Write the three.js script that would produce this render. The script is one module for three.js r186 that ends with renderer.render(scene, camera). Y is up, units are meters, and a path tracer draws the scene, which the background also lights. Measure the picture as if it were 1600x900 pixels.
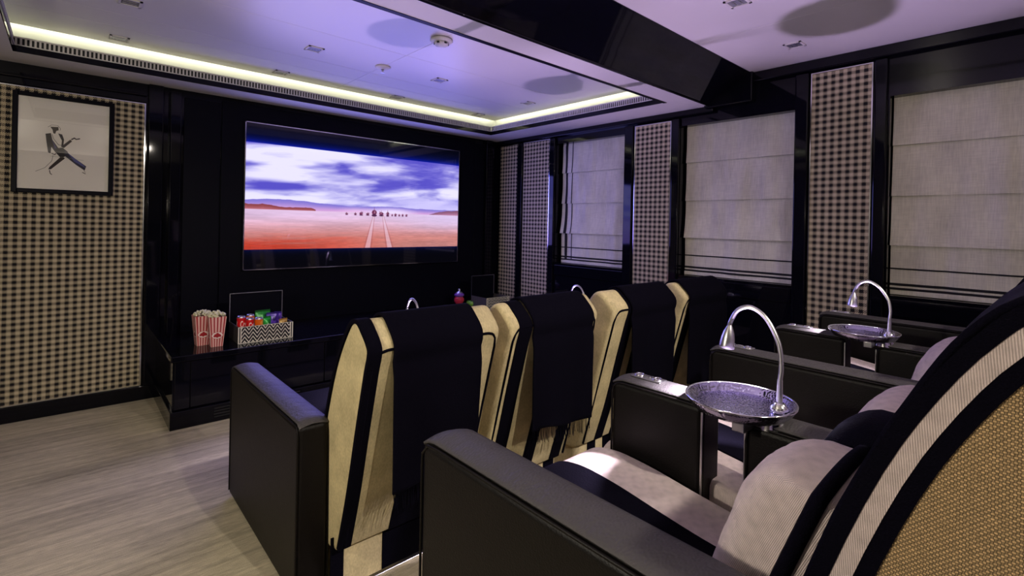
import * as THREE from 'three';
import { RoundedBoxGeometry } from 'three/addons/geometries/RoundedBoxGeometry.js';
import { mergeGeometries, mergeVertices, toCreasedNormals } from 'three/addons/utils/BufferGeometryUtils.js';
import { RectAreaLightUniformsLib } from 'three/addons/lights/RectAreaLightUniformsLib.js';

// ------------------------------------------------------------------ camera, light, exposure
RectAreaLightUniformsLib.init();
const scene = new THREE.Scene();
scene.background = new THREE.Color(0x000000);
const camera = new THREE.PerspectiveCamera(2 * Math.atan(450 / 774.5) * 180 / Math.PI, 16 / 9, 0.02, 60);
camera.position.set(0, 1.3, 0);
camera.rotation.set(-0.0012, -0.7325, 0.0212, 'YXZ');
camera.setViewOffset(1600, 900, 0, 98.5, 1600, 900);            // rising front: horizon above the middle of the frame
const renderer = new THREE.WebGLRenderer({ antialias: true });
renderer.toneMapping = THREE.LinearToneMapping;
renderer.toneMappingExposure = 1.0;
renderer.shadowMap.enabled = true;
const LIGHT = {
  tv: { color: [0.22, 0.22, 1.0], k: 5.0, screen: 1.0 },
  cove: { color: [1.0, 0.99, 0.72], k: 12, glow: 0.6 },
  lamp: { color: [0.93, 0.82, 0.96], k: 4.6, glow: 3, bounce: [0.72, 0.52, 0.98], up: 3.9 },
  spot: { color: [1.0, 0.90, 0.78], k: 10 },
  unseenSconce: { color: [1.0, 0.91, 0.74], k: 4.0, glow: 2.0 },
};
const col = (a) => new THREE.Color().setRGB(a[0], a[1], a[2]);
function area(color, k, w, h, pos, rot, parent = scene) {
  const l = new THREE.RectAreaLight(col(color), k, w, h);
  l.position.set(...pos); l.rotation.set(...rot); parent.add(l); return l;
}

// ------------------------------------------------------------------ helpers
let seed = 7;
const rnd = () => { seed = (seed + 0x6d2b79f5) | 0; let t = Math.imul(seed ^ (seed >>> 15), 1 | seed); t = (t + Math.imul(t ^ (t >>> 7), 61 | t)) ^ t; return ((t ^ (t >>> 14)) >>> 0) / 4294967296; };
const used = new Map();
function numbered(n) { const k = used.get(n) || 0; used.set(n, k + 1); return k ? n + '_' + String(k).padStart(3, '0') : n; }
function boxUV(g) {                                               // uv in metres by the dominant axis of each face
  if (g.index) g = g.toNonIndexed();
  const p = g.attributes.position, uv = new Float32Array(p.count * 2), a = new THREE.Vector3(), b = new THREE.Vector3(), c = new THREE.Vector3();
  for (let i = 0; i < p.count; i += 3) {
    a.fromBufferAttribute(p, i); b.fromBufferAttribute(p, i + 1); c.fromBufferAttribute(p, i + 2);
    const n = b.clone().sub(a).cross(c.clone().sub(a)), x = Math.abs(n.x), y = Math.abs(n.y), z = Math.abs(n.z);
    [a, b, c].forEach((q, k) => {
      const s = x >= y && x >= z ? [q.z, q.y] : y >= z ? [q.x, q.z] : [q.x, q.y];
      uv[(i + k) * 2] = s[0]; uv[(i + k) * 2 + 1] = s[1];
    });
  }
  g.setAttribute('uv', new THREE.BufferAttribute(uv, 2));
  return g;
}
const keep = (g) => { if (g.index) g = g.toNonIndexed(); for (const k of Object.keys(g.attributes)) if (!['position', 'normal', 'uv'].includes(k)) g.deleteAttribute(k); return g; };
function join(gs, uvs = true) { const l = (Array.isArray(gs) ? gs : [gs]).map((g) => keep(uvs ? boxUV(g) : g)); return l.length > 1 ? mergeGeometries(l) : l[0]; }
function mesh(name, gs, m, parent, uvs = true) {
  const o = new THREE.Mesh(join(gs, uvs), m); o.name = name === null ? '' : (parent === scene ? numbered(name) : local(parent, name)); o.castShadow = o.receiveShadow = true; parent.add(o); return o;
}
function local(parent, name) { let k = 0, n = name; while (parent.children.some((c) => c.name === n)) { k++; n = name + '_' + String(k).padStart(3, '0'); } return n; }
function thing(name, label, category, pos = [0, 0, 0], group) {
  const o = new THREE.Group(); o.name = numbered(name); o.position.set(...pos); o.userData = { label, category }; if (group) o.userData.group = group; scene.add(o); return o;
}
function struct(name, label, category) { const o = new THREE.Group(); o.name = numbered(name); o.userData = { kind: 'structure', label, category }; scene.add(o); return o; }
const B = (x0, x1, y0, y1, z0, z1) => new THREE.BoxGeometry(x1 - x0, y1 - y0, z1 - z0).translate((x0 + x1) / 2, (y0 + y1) / 2, (z0 + z1) / 2);
const RB = (x0, x1, y0, y1, z0, z1, r = 0.006, s = 3) => new RoundedBoxGeometry(x1 - x0, y1 - y0, z1 - z0, s, Math.min(r, (x1 - x0) / 2.01, (y1 - y0) / 2.01, (z1 - z0) / 2.01)).translate((x0 + x1) / 2, (y0 + y1) / 2, (z0 + z1) / 2);
const V = (x, y, z) => new THREE.Vector3(x, y, z);
function tube(pts, r, seg = 40, rs = 8, tension = 0.5) { return new THREE.TubeGeometry(new THREE.CatmullRomCurve3(pts.map((p) => V(...p)), false, 'catmullrom', tension), seg, r, rs, false); }
function poly(pts, r, rs = 8) {                                   // straight-run pipe with small round corners
  const path = new THREE.CurvePath();
  for (let i = 0; i + 1 < pts.length; i++) path.add(new THREE.LineCurve3(V(...pts[i]), V(...pts[i + 1])));
  return new THREE.TubeGeometry(path, pts.length * 8, r, rs, false);
}
// a (z, y) outline drawn across x from x0 to x1
function across(outline, x0, x1, bevel = 0, crease = 0.7) {
  const s = new THREE.Shape(outline.map((p) => new THREE.Vector2(p[0], p[1])));
  let g = new THREE.ExtrudeGeometry(s, { depth: x1 - x0 - 2 * bevel, bevelEnabled: bevel > 0, bevelSize: bevel, bevelThickness: bevel, bevelOffset: -bevel, bevelSegments: 4, curveSegments: 4 });
  g.applyMatrix4(new THREE.Matrix4().makeBasis(V(0, 0, 1), V(0, 1, 0), V(-1, 0, 0)).setPosition(x1 - bevel, 0, 0));
  g.deleteAttribute('uv'); return toCreasedNormals(g, crease);
}
function spline(pts, n) { return new THREE.CatmullRomCurve3(pts.map((p) => V(p[0], p[1], 0)), false, 'centripetal').getPoints(n).map((v) => [v.x, v.y]); }
function offset(line, d, flip = 1) {                               // parallel of an open (z, y) line
  return line.map((p, i) => {
    const a = line[Math.max(0, i - 1)], b = line[Math.min(line.length - 1, i + 1)], l = Math.hypot(b[0] - a[0], b[1] - a[1]) || 1;
    return [p[0] + flip * d * (b[1] - a[1]) / l, p[1] - flip * d * (b[0] - a[0]) / l];
  });
}
const ribbon = (line, x0, x1, out, inn, flip = 1, bevel = 0) => across([...offset(line, out, flip), ...offset(line, -inn, flip).reverse()], x0, x1, bevel, 1.0);
// closed thin sheet from a function of u, v in 0..1 giving a point; uv in metres
function sheet(fn, nu, nv, thick) {
  const pt = [], nor = [], e = 1e-3;
  for (let i = 0; i <= nu; i++) for (let j = 0; j <= nv; j++) {
    const u = i / nu, v = j / nv, p = fn(u, v);
    const du = fn(Math.min(1, u + e), v).sub(fn(Math.max(0, u - e), v)), dv = fn(u, Math.min(1, v + e)).sub(fn(u, Math.max(0, v - e)));
    pt.push(p); nor.push(du.cross(dv).normalize());
  }
  const pos = [], idx = [], N = (nu + 1) * (nv + 1), at = (i, j) => i * (nv + 1) + j;
  pt.forEach((p, i) => pos.push(p.x + nor[i].x * thick / 2, p.y + nor[i].y * thick / 2, p.z + nor[i].z * thick / 2));
  pt.forEach((p, i) => pos.push(p.x - nor[i].x * thick / 2, p.y - nor[i].y * thick / 2, p.z - nor[i].z * thick / 2));
  for (let i = 0; i < nu; i++) for (let j = 0; j < nv; j++) {
    const a = at(i, j), b = at(i + 1, j), c = at(i + 1, j + 1), d = at(i, j + 1);
    idx.push(a, b, c, a, c, d, a + N, c + N, b + N, a + N, d + N, c + N);
  }
  const edge = (a, b) => idx.push(a, a + N, b + N, a, b + N, b);
  for (let i = 0; i < nu; i++) { edge(at(i, 0), at(i + 1, 0)); edge(at(i + 1, nv), at(i, nv)); }
  for (let j = 0; j < nv; j++) { edge(at(0, j + 1), at(0, j)); edge(at(nu, j), at(nu, j + 1)); }
  const g = new THREE.BufferGeometry(); g.setAttribute('position', new THREE.Float32BufferAttribute(pos, 3)); g.setIndex(idx); g.computeVertexNormals();
  return g;
}
// smooth value noise that wraps with period n
const lat = new Float32Array(65536).map(() => rnd());
function vn(x, y, n = 256, m = n) {
  const xi = Math.floor(x), yi = Math.floor(y), fx = x - xi, fy = y - yi, h = (a, b) => lat[((((a % n) + n) % n) * 251 + (((b % m) + m) % m) * 57 * 3) & 65535];
  const s = (t) => t * t * (3 - 2 * t), u = s(fx), v = s(fy);
  return (h(xi, yi) * (1 - u) + h(xi + 1, yi) * u) * (1 - v) + (h(xi, yi + 1) * (1 - u) + h(xi + 1, yi + 1) * u) * v;
}
const fbm = (x, y, n, o = 4, m = n) => { let s = 0, a = 0.5, t = 0; for (let i = 0; i < o; i++) { s += a * vn(x, y, n, m); t += a; x *= 2; y *= 2; n *= 2; m *= 2; a /= 2; } return s / t; };
function texture(w, h, fn, srgb, metres) {                         // fn(u, v) gives [r, g, b] in 0..255
  const d = new Uint8Array(w * h * 4);
  for (let y = 0; y < h; y++) for (let x = 0; x < w; x++) { const c = fn(x / w, y / h), k = (y * w + x) * 4; d[k] = c[0]; d[k + 1] = c[1] ?? c[0]; d[k + 2] = c[2] ?? c[0]; d[k + 3] = 255; }
  const t = new THREE.DataTexture(d, w, h); t.wrapS = t.wrapT = THREE.RepeatWrapping; t.magFilter = THREE.LinearFilter; t.minFilter = THREE.LinearMipmapLinearFilter; t.generateMipmaps = true; t.needsUpdate = true;
  if (srgb) t.colorSpace = THREE.SRGBColorSpace;
  if (metres) t.repeat.set(1 / metres[0], 1 / metres[1]);
  return t;
}
function painted(w, h, draw) { const c = document.createElement('canvas'); c.width = w; c.height = h; draw(c.getContext('2d'), w, h); const t = new THREE.CanvasTexture(c); t.colorSpace = THREE.SRGBColorSpace; return t; }
const std = (o) => new THREE.MeshStandardMaterial({ ...o, color: o.c ? col(o.c) : 0xffffff, c: undefined });
function phys(o) { const { c, ...r } = o; return new THREE.MeshPhysicalMaterial({ ...r, color: c ? col(c) : 0xffffff }); }
function mat(o) { const { c, ...r } = o; return new THREE.MeshStandardMaterial({ ...r, color: c ? col(c) : 0xffffff }); }

// ------------------------------------------------------------------ materials
const clampb = (v) => Math.max(0, Math.min(255, v));
const houndTex = texture(512, 512, (u, v) => {
  const x = u * 64, y = v * 64, tx = Math.floor(x), ty = Math.floor(y);        // four checks of sixteen threads
  const warp = (tx % 16) < 8, weft = (ty % 16) < 8, top = ((tx - ty) % 4 + 4) % 4 < 2;
  const dark = top ? warp : weft, fx = x - tx, fy = y - ty, round = 0.86 + 0.14 * Math.sin(Math.PI * (top ? fx : fy));  // rounding of each thread shaded into the colour
  const n = 0.9 + 0.2 * vn(x * 2, y * 2, 128);
  return dark ? [20 * n, 16 * n, 18 * n] : [206 * n * round, 190 * n * round, 158 * n * round];
}, true, [0.164, 0.150]);
const houndTexB = houndTex.clone(); houndTexB.repeat.set(1 / 0.178, 1 / 0.167);
const weaveBump = texture(256, 256, (u, v) => { const x = u * 32, y = v * 32; return [120 + 60 * Math.sin(x * Math.PI) * Math.sin(y * Math.PI) + 50 * vn(x, y, 32)]; }, false, [0.05, 0.05]);
const carpetTex = texture(1024, 1024, (u, v) => {
  const row = fbm(u * 2, v * 48, 2, 3, 48), fine = vn(u * 40, v * 256, 40, 256), big = fbm(u * 3, v * 5, 3, 3, 5), speck = rnd();
  const k = 0.72 + 0.22 * row + 0.12 * fine + 0.18 * (big - 0.5) + 0.1 * (speck - 0.5);
  return [clampb(208 * k), clampb(196 * k), clampb(166 * k)];
}, true, [1.1, 1.1]);
const carpetBump = texture(512, 512, (u, v) => [255 * (0.5 * vn(u * 10, v * 128, 10, 128) + 0.5 * rnd())], false, [0.5, 0.5]);
const linenTex = texture(512, 512, (u, v) => {
  const a = vn(u * 128, v * 10, 128, 10), b = vn(u * 12, v * 160, 12, 160), c = fbm(u * 7, v * 2, 7, 3, 2);
  const k = 0.87 + 0.07 * a + 0.05 * b + 0.10 * (c - 0.5); return [clampb(226 * k), clampb(220 * k), clampb(204 * k)];
}, true, [0.45, 0.45]);
const linenBump = texture(512, 512, (u, v) => [255 * (0.45 * vn(u * 128, v * 10, 128, 10) + 0.3 * vn(u * 12, v * 160, 12, 160) + 0.25 * vn(u * 16, v * 16, 16))], false, [0.45, 0.45]);
const velvetTex = texture(512, 512, (u, v) => { const k = 0.86 + 0.2 * fbm(u * 6, v * 6, 6, 4) + 0.1 * vn(u * 128, v * 64, 128, 64) - 0.04; return [clampb(208 * k), clampb(192 * k), clampb(148 * k)]; }, true, [0.4, 0.4]);
const pileBump = texture(256, 256, (u, v) => [255 * (0.6 * vn(u * 90, v * 90, 90) + 0.4 * vn(u * 30, v * 30, 30))], false, [0.12, 0.12]);
const knitTex = texture(512, 512, (u, v) => {                       // fine ribs, slightly slanted; shade between ribs put into the colour
  const r = 0.5 + 0.5 * Math.sin((u * 24 + v * 2) * 2 * Math.PI), st = 0.5 + 0.5 * Math.sin((v * 48) * 2 * Math.PI + (u * 24 % 1) * 3), k = 0.70 + 0.2 * r + 0.12 * st + 0.12 * fbm(u * 4, v * 4, 4, 3);
  return [clampb(234 * k), clampb(215 * k), clampb(212 * k)];
}, true, [0.055, 0.055]);
const knitBump = texture(512, 512, (u, v) => { const r = 0.5 + 0.5 * Math.sin((u * 24 + v * 2) * 2 * Math.PI), st = 0.5 + 0.5 * Math.sin((v * 48) * 2 * Math.PI + (u * 24 % 1) * 3); return [255 * (0.6 * r + 0.4 * st)]; }, false, [0.055, 0.055]);
const basketTex = texture(512, 512, (u, v) => {
  const x = u * 24, y = v * 24, cx = Math.floor(x), cy = Math.floor(y), fx = x - cx - 0.5, fy = y - cy - 0.5, over = (cx + cy) % 2 === 0;
  const a = over ? Math.sqrt(Math.max(0, 1 - (fy * 2.05) ** 2)) : Math.sqrt(Math.max(0, 1 - (fx * 2.05) ** 2)), n = 0.85 + 0.3 * vn(u * 60, v * 60, 60), k = (over ? 0.42 + 0.58 * a : 0.25 + 0.45 * a) * n;  // strand rounding and the lower strands shaded in the colour
  return [clampb(222 * k), clampb(186 * k), clampb(136 * k)];
}, true, [0.062, 0.062]);
const basketBump = texture(512, 512, (u, v) => {
  const x = u * 24, y = v * 24, cx = Math.floor(x), cy = Math.floor(y), fx = x - cx - 0.5, fy = y - cy - 0.5, over = (cx + cy) % 2 === 0;
  return [255 * (over ? 0.4 + 0.6 * Math.sqrt(Math.max(0, 1 - (fy * 2.05) ** 2)) : 0.5 * Math.sqrt(Math.max(0, 1 - (fx * 2.05) ** 2)))];
}, false, [0.062, 0.062]);
const leatherBump = texture(512, 512, (u, v) => [255 * (0.45 * vn(u * 90, v * 90, 90) + 0.2 * vn(u * 200, v * 200, 200) + 0.35 * fbm(u * 4, v * 4, 4, 3))], false, [0.18, 0.18]);
const creaseBump = texture(512, 512, (u, v) => [255 * (0.8 * fbm(u * 5 + 0.8 * vn(u * 4, v * 4, 4), v * 9, 5, 3, 9) + 0.2 * vn(u * 120, v * 120, 120))], false, [0.5, 0.35]);
const hammerBump = texture(256, 256, (u, v) => { const x = u * 14, y = v * 14; let m = 9; for (let i = -1; i <= 1; i++) for (let j = -1; j <= 1; j++) { const a = Math.floor(x) + i, b = Math.floor(y) + j, A = ((a % 14) + 14) % 14, Bq = ((b % 14) + 14) % 14; m = Math.min(m, Math.hypot(a + lat[A * 31 + Bq * 7] - x, b + lat[A * 17 + Bq * 53 + 900] - y)); } return [255 * Math.min(1, m)]; }, false, [0.10, 0.10]);
const M = {
  lacquer: phys({ c: [0.003, 0.003, 0.006], roughness: 0.05, specularIntensity: 0.5 }),
  satin: phys({ c: [0.003, 0.003, 0.007], roughness: 0.4, specularIntensity: 0.12 }),
  white: mat({ c: [0.62, 0.59, 0.57], roughness: 0.6 }),
  ceiling: mat({ c: [0.66, 0.63, 0.63], roughness: 0.38 }),
  wallBack: mat({ c: [0.07, 0.06, 0.055], roughness: 0.6 }),  // unseen walls, kept dark for their reflections in the lacquer
  chrome: mat({ c: [0.86, 0.86, 0.88], roughness: 0.12, metalness: 1 }),
  steel: mat({ c: [0.62, 0.61, 0.63], roughness: 0.3, metalness: 1 }),
  trayMirror: mat({ c: [0.56, 0.54, 0.72], roughness: 0.06, metalness: 1, bumpMap: hammerBump, bumpScale: 0.0008 }),  // chrome tinted bluish: the lamp light put into the colour
  hound: mat({ map: houndTex, roughness: 0.95, bumpMap: weaveBump, bumpScale: 0.0006 }),
  houndB: mat({ map: houndTexB, roughness: 0.95, bumpMap: weaveBump, bumpScale: 0.0006 }),
  carpet: mat({ map: carpetTex, roughness: 1, bumpMap: carpetBump, bumpScale: 0.003 }),
  linen: mat({ map: linenTex, roughness: 0.95, bumpMap: linenBump, bumpScale: 0.0012 }),
  stripe: mat({ c: [0.010, 0.009, 0.012], roughness: 0.95 }),
  velvet: phys({ map: velvetTex, roughness: 0.95, specularIntensity: 0.3, sheen: 0.25, sheenColor: col([0.5, 0.45, 0.35]), sheenRoughness: 0.5, bumpMap: pileBump, bumpScale: 0.0005 }),
  navy: phys({ c: [0.0025, 0.002, 0.006], roughness: 0.98, specularIntensity: 0.12, sheen: 0.4, sheenColor: col([0.030, 0.018, 0.09]), sheenRoughness: 0.28, bumpMap: pileBump, bumpScale: 0.0012 }),
  knit: mat({ map: knitTex, roughness: 1, bumpMap: knitBump, bumpScale: 0.0008 }),
  basket: mat({ map: basketTex, roughness: 1, bumpMap: basketBump, bumpScale: 0.0015 }),
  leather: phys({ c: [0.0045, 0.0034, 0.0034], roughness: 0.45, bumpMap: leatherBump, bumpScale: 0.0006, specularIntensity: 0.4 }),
  leatherTopLit: phys({ c: [0.058, 0.053, 0.055], roughness: 0.52, bumpMap: creaseBump, bumpScale: 0.004, specularIntensity: 0.6 }),  // paler than the sides: light falling on the tops put into the colour
  glass: phys({ c: [1, 1, 1], roughness: 0.0, transmission: 1, thickness: 0, ior: 1.5 }),
  coveInside: mat({ c: [0.72, 0.72, 0.68], roughness: 0.7 }),
  dark: mat({ c: [0.004, 0.004, 0.005], roughness: 0.6 }),
};
const WOOD = M.satin;

// ------------------------------------------------------------------ the room
const XL = -1.0, XR = 3.70, ZF = -4.366, ZB = 3.6, YS = 2.241, YC = 2.43;
{
  const f = struct('floor', 'beige striped carpet floor in front of the seats', 'floor');
  mesh('carpet', B(XL - 0.2, XR + 0.3, -0.1, 0, ZF - 0.2, ZB + 0.2), M.carpet, f);
  const p = struct('platform', 'raised carpeted platform carrying the rear row of seats', 'platform');
  mesh('platform_top', B(0.36, XR, 0, 0.2245, -1.386, ZB), M.carpet, p);
  mesh('nosing', RB(0.355, XR, 0.208, 0.2265, -1.393, -1.377, 0.003), M.steel, p);
}
function fabricPanel(parent, axis, a0, a1, y0, y1, at) {            // houndstooth upholstery with thin chrome edging
  if (axis === 'z') {                                              // on the screen wall, faces +z
    mesh('fabric_panel', RB(a0, a1, y0, y1, at, at + 0.012, 0.004), M.hound, parent);
    for (const g of [B(a1, a1 + 0.007, y0 - 0.007, y1 + 0.007, at, at + 0.016), B(a0, a1, y1, y1 + 0.006, at, at + 0.016), B(a0, a1, y0 - 0.007, y0, at, at + 0.016)]) mesh('chrome_trim', g, M.chrome, parent);
  } else {
    mesh('fabric_panel', RB(at - 0.012, at, y0, y1, a0, a1, 0.004), M.houndB, parent);
    for (const g of [B(at - 0.016, at, y0, y1 + 0.006, a1, a1 + 0.006), B(at - 0.016, at, y0, y1 + 0.006, a0 - 0.006, a0), B(at - 0.016, at, y1, y1 + 0.006, a0, a1)]) mesh('chrome_trim', g, M.chrome, parent);
  }
}
{
  const w = struct('wall_front', 'black lacquer screen wall with a houndstooth panel on its left', 'wall');
  mesh('wall_panel', B(XL - 0.2, XR + 0.3, 0, 2.62, ZF - 0.15, ZF - 0.012), M.lacquer, w);
  mesh('wall_panel', B(XL, 0.415, 2.11, YS, ZF - 0.012, ZF), M.lacquer, w);
  mesh('moulding', RB(XL, 0.415, 2.150, 2.166, ZF, ZF + 0.02, 0.006), M.lacquer, w);
  mesh('wall_panel', B(XL, 0.415, 0.0, 0.09, ZF - 0.012, ZF), M.lacquer, w);
  fabricPanel(w, 'z', XL, 0.402, 0.108, 2.095, ZF - 0.012);
  mesh('pilaster', RB(0.422, 0.512, 0.10, YS, ZF - 0.05, ZF + 0.03, 0.008, 3), M.lacquer, w);
  mesh('pilaster', RB(0.548, 0.618, 0.10, YS - 0.03, ZF - 0.05, ZF + 0.045, 0.008, 3), M.lacquer, w);
  mesh('wall_panel', RB(0.640, 0.880, 0.44, YS - 0.05, ZF - 0.012, ZF - 0.002, 0.004), M.satin, w);
  mesh('wall_panel', RB(0.886, 3.36, 0.44, YS - 0.03, ZF - 0.012, ZF + 0.004, 0.004), M.satin, w);
  mesh('wall_panel', RB(3.366, 3.49, 0.44, YS - 0.05, ZF - 0.012, ZF - 0.002, 0.004), M.satin, w);
  mesh('pilaster', RB(3.50, 3.59, 0.10, YS, ZF - 0.05, ZF + 0.03, 0.008, 3), M.lacquer, w);
  const b = struct('baseboard_front', 'black lacquer skirting under the houndstooth panel', 'skirting');
  mesh('board', RB(XL, 0.64, 0, 0.098, ZF - 0.01, ZF + 0.016, 0.004), M.lacquer, b);
}
{
  const w = struct('wall_right', 'black lacquer window wall with narrow houndstooth panels between blinds', 'wall');
  const piers = [[ZF, -3.455], [-2.625, -2.085], [-1.240, -0.712], [0.30, ZB]];
  for (const [a, b] of piers) mesh('pier', B(XR, XR + 0.25, 0.92, 2.125, a, b), M.lacquer, w);
  mesh('header', B(XR, XR + 0.25, 2.125, 2.62, ZF, ZB), M.lacquer, w);
  mesh('sill_wall', B(XR, XR + 0.25, 0, 0.92, ZF, ZB), M.lacquer, w);
  mesh('cornice', RB(XR - 0.05, XR + 0.02, 2.362, YC, -1.55, ZB, 0.008), M.lacquer, w);
  mesh('cornice', RB(XR - 0.045, XR + 0.02, 2.196, YS, ZF, -1.80, 0.008), M.lacquer, w);
  mesh('rail', RB(XR - 0.012, XR, 0.80, 0.90, -3.455, -2.625, 0.004), M.lacquer, w);
  mesh('rail', RB(XR - 0.012, XR, 0.80, 0.90, -2.085, -1.24, 0.004), M.lacquer, w);
  mesh('rail', RB(XR - 0.012, XR, 0.80, 0.90, -0.712, 0.30, 0.004), M.lacquer, w);
  fabricPanel(w, 'x', -4.312, -4.030, 0.11, 2.180, XR);
  fabricPanel(w, 'x', -3.928, -3.546, 0.11, 2.182, XR);
  fabricPanel(w, 'x', -2.509, -2.171, 0.11, 2.172, XR);
  fabricPanel(w, 'x', -1.134, -0.803, 0.11, 2.342, XR);
  const pil = (z0, z1, top) => mesh('pilaster', RB(XR - 0.028, XR + 0.05, 0.10, top, z0, z1, 0.010, 3), M.lacquer, w);
  pil(-4.016, -3.942, 2.19); pil(-3.532, -3.462, 2.19); pil(-2.618, -2.526, 2.19); pil(-2.156, -2.090, 2.19); pil(-1.234, -1.150, 2.36); pil(-0.788, -0.722, 2.36);
  const b = struct('baseboard_right', 'black lacquer skirting below the windows', 'skirting');
  mesh('board', RB(XR - 0.02, XR + 0.01, 0, 0.098, ZF, ZB, 0.004), M.lacquer, b);
  const wl = struct('wall_left', 'unseen plain dark wall on the aisle side', 'wall');
  mesh('wall_panel', B(XL - 0.2, XL, 0, 2.62, ZF, ZB), M.wallBack, wl);
  const wb = struct('wall_rear', 'unseen plain dark wall behind the rear row', 'wall');
  mesh('wall_panel', B(XL - 0.2, XR + 0.3, 0, 2.62, ZB, ZB + 0.2), M.wallBack, wb);
}
{
  const c = struct('ceiling', 'white panelled ceiling with a recessed tray in front of the screen', 'ceiling');
  mesh('slab', B(XL - 0.2, XR + 0.3, 2.56, 2.66, ZF - 0.15, ZB + 0.2), M.white, c);
  const gap = 0.0018, panel = (x0, x1, z0, z1) => mesh('ceiling_panel', RB(x0 + gap / 2, x1 - gap / 2, YC, YC + 0.02, z0 + gap / 2, z1 - gap / 2, 0.002, 1), M.ceiling, c);
  const xs = [-0.365, 1.70, 3.475], zs = [-4.185, -3.80, -3.55, -3.00, -2.45, -1.87];
  for (let i = 0; i + 1 < xs.length; i++) for (let j = 0; j + 1 < zs.length; j++) panel(xs[i], xs[i + 1], zs[j], zs[j + 1]);
  const xr = [XL, 0.9, 1.88, 2.868, XR], zr = [-1.52, 0.1, ZB];
  for (let i = 0; i + 1 < xr.length; i++) for (let j = 0; j + 1 < zr.length; j++) panel(xr[i], xr[i + 1], zr[j], zr[j + 1]);

  const s = struct('soffit', 'white lowered soffit framing the lit ceiling tray', 'ceiling');
  const I = { x0: -0.245, x1: 3.345, z0: -4.083, z1: -2.033 };
  const Bk = [[XL, XR, ZF, I.z0], [I.x1, XR, I.z0, -1.83], [XL, I.x0, I.z0, -1.83]];
  for (const [x0, x1, z0, z1] of Bk) mesh('soffit_board', B(x0, x1, YS, YS + 0.03, z0, z1), M.white, s);
  mesh('soffit_board', B(I.x0, I.x1, YS, YS + 0.03, I.z1, -1.83), M.white, s);
  // upstands closing the cove
  mesh('cove_wall', [B(XL, XR, YS + 0.03, 2.56, ZF, -4.24), B(3.53, XR, YS + 0.03, 2.56, -4.24, -1.83), B(XL, -0.42, YS + 0.03, 2.56, -4.24, -1.83), B(-0.42, 3.53, YS + 0.03, 2.56, -1.86, -1.83)], M.coveInside, s);
  mesh('cove_floor', [B(XL, XR, YS + 0.03, YS + 0.034, -4.24, I.z0 - 0.014), B(I.x1 + 0.014, 3.53, YS + 0.03, YS + 0.034, -4.24, -1.86), B(-0.42, I.x0 - 0.014, YS + 0.03, YS + 0.034, -4.24, -1.86)], M.coveInside, s);
  // fascia, three sides seen and the one under the beam
  mesh('fascia', B(I.x0, I.x1, YS + 0.001, 2.279, I.z0 - 0.012, I.z0 + 0.005), M.lacquer, s);
  mesh('fascia', B(I.x1 - 0.005, I.x1 + 0.012, YS + 0.001, 2.279, I.z0 - 0.012, I.z1), M.lacquer, s);
  mesh('fascia', B(I.x0 - 0.012, I.x0 + 0.005, YS + 0.001, 2.279, I.z0 - 0.012, I.z1), M.lacquer, s);
  mesh('fascia', B(I.x0, I.x1, YS - 0.003, 2.332, I.z1 - 0.002, I.z1 + 0.026), M.satin, s);
  // dentil band: rails and small teeth before a black backing
  const d = struct('dentil_trim', 'white toothed cornice strip along the ceiling tray', 'trim');
  const y0 = 2.279, y1 = 2.330;
  mesh('rail', [B(I.x0, I.x1, y0, y0 + 0.006, I.z0 - 0.006, I.z0 + 0.009), B(I.x1 - 0.009, I.x1 + 0.006, y0, y0 + 0.006, I.z0, I.z1), B(I.x0 - 0.006, I.x0 + 0.009, y0, y0 + 0.006, I.z0, I.z1)], M.white, d);
  mesh('rail', [B(I.x0, I.x1, y1 - 0.006, y1 + 0.002, I.z0 - 0.012, I.z0 + 0.003), B(I.x1 - 0.003, I.x1 + 0.012, y1 - 0.006, y1 + 0.002, I.z0, I.z1), B(I.x0 - 0.012, I.x0 + 0.003, y1 - 0.006, y1 + 0.002, I.z0, I.z1)], M.white, d);
  mesh('backing', [B(I.x0, I.x1, y0, y1, I.z0 - 0.012, I.z0 - 0.007), B(I.x1 + 0.007, I.x1 + 0.012, y0, y1, I.z0, I.z1), B(I.x0 - 0.012, I.x0 - 0.007, y0, y1, I.z0, I.z1)], M.dark, d);
  const teeth = [], pitch = 0.0205, tw = 0.0095;
  for (let x = I.x0 + 0.008; x < I.x1; x += pitch) teeth.push(B(x, x + tw, y0 + 0.006, y1 - 0.006, I.z0 - 0.007, I.z0 + 0.001));
  for (let z = I.z0 + 0.01; z < I.z1; z += pitch) { teeth.push(B(I.x1 - 0.001, I.x1 + 0.007, y0 + 0.006, y1 - 0.006, z, z + tw)); teeth.push(B(I.x0 - 0.007, I.x0 + 0.001, y0 + 0.006, y1 - 0.006, z, z + tw)); }
  const t = mesh('teeth', teeth, M.white, d); t.userData.kind = 'stuff';

  const beam = struct('ceiling_beam', 'black lacquer sloping beam between the two ceilings', 'beam');
  mesh('beam_face', across([[-1.83, YS + 0.002], [-1.518, YC - 0.004], [-1.518, 2.56], [-1.83, 2.56]], XL, XR - 0.06, 0), M.lacquer, beam);
  mesh('beam_end', RB(XR - 0.075, XR, YS - 0.02, 2.5, -1.86, -1.50, 0.01), M.lacquer, beam);
  mesh('bead', RB(XL, XR - 0.06, YS - 0.004, YS + 0.008, -1.838, -1.822, 0.003), M.lacquer, beam);

  // cove light: glowing strips behind the dentil, facing the ceiling
  const glow = mat({ c: [1, 1, 1], roughness: 0.6, emissive: col(LIGHT.cove.color), emissiveIntensity: LIGHT.cove.glow });
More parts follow.
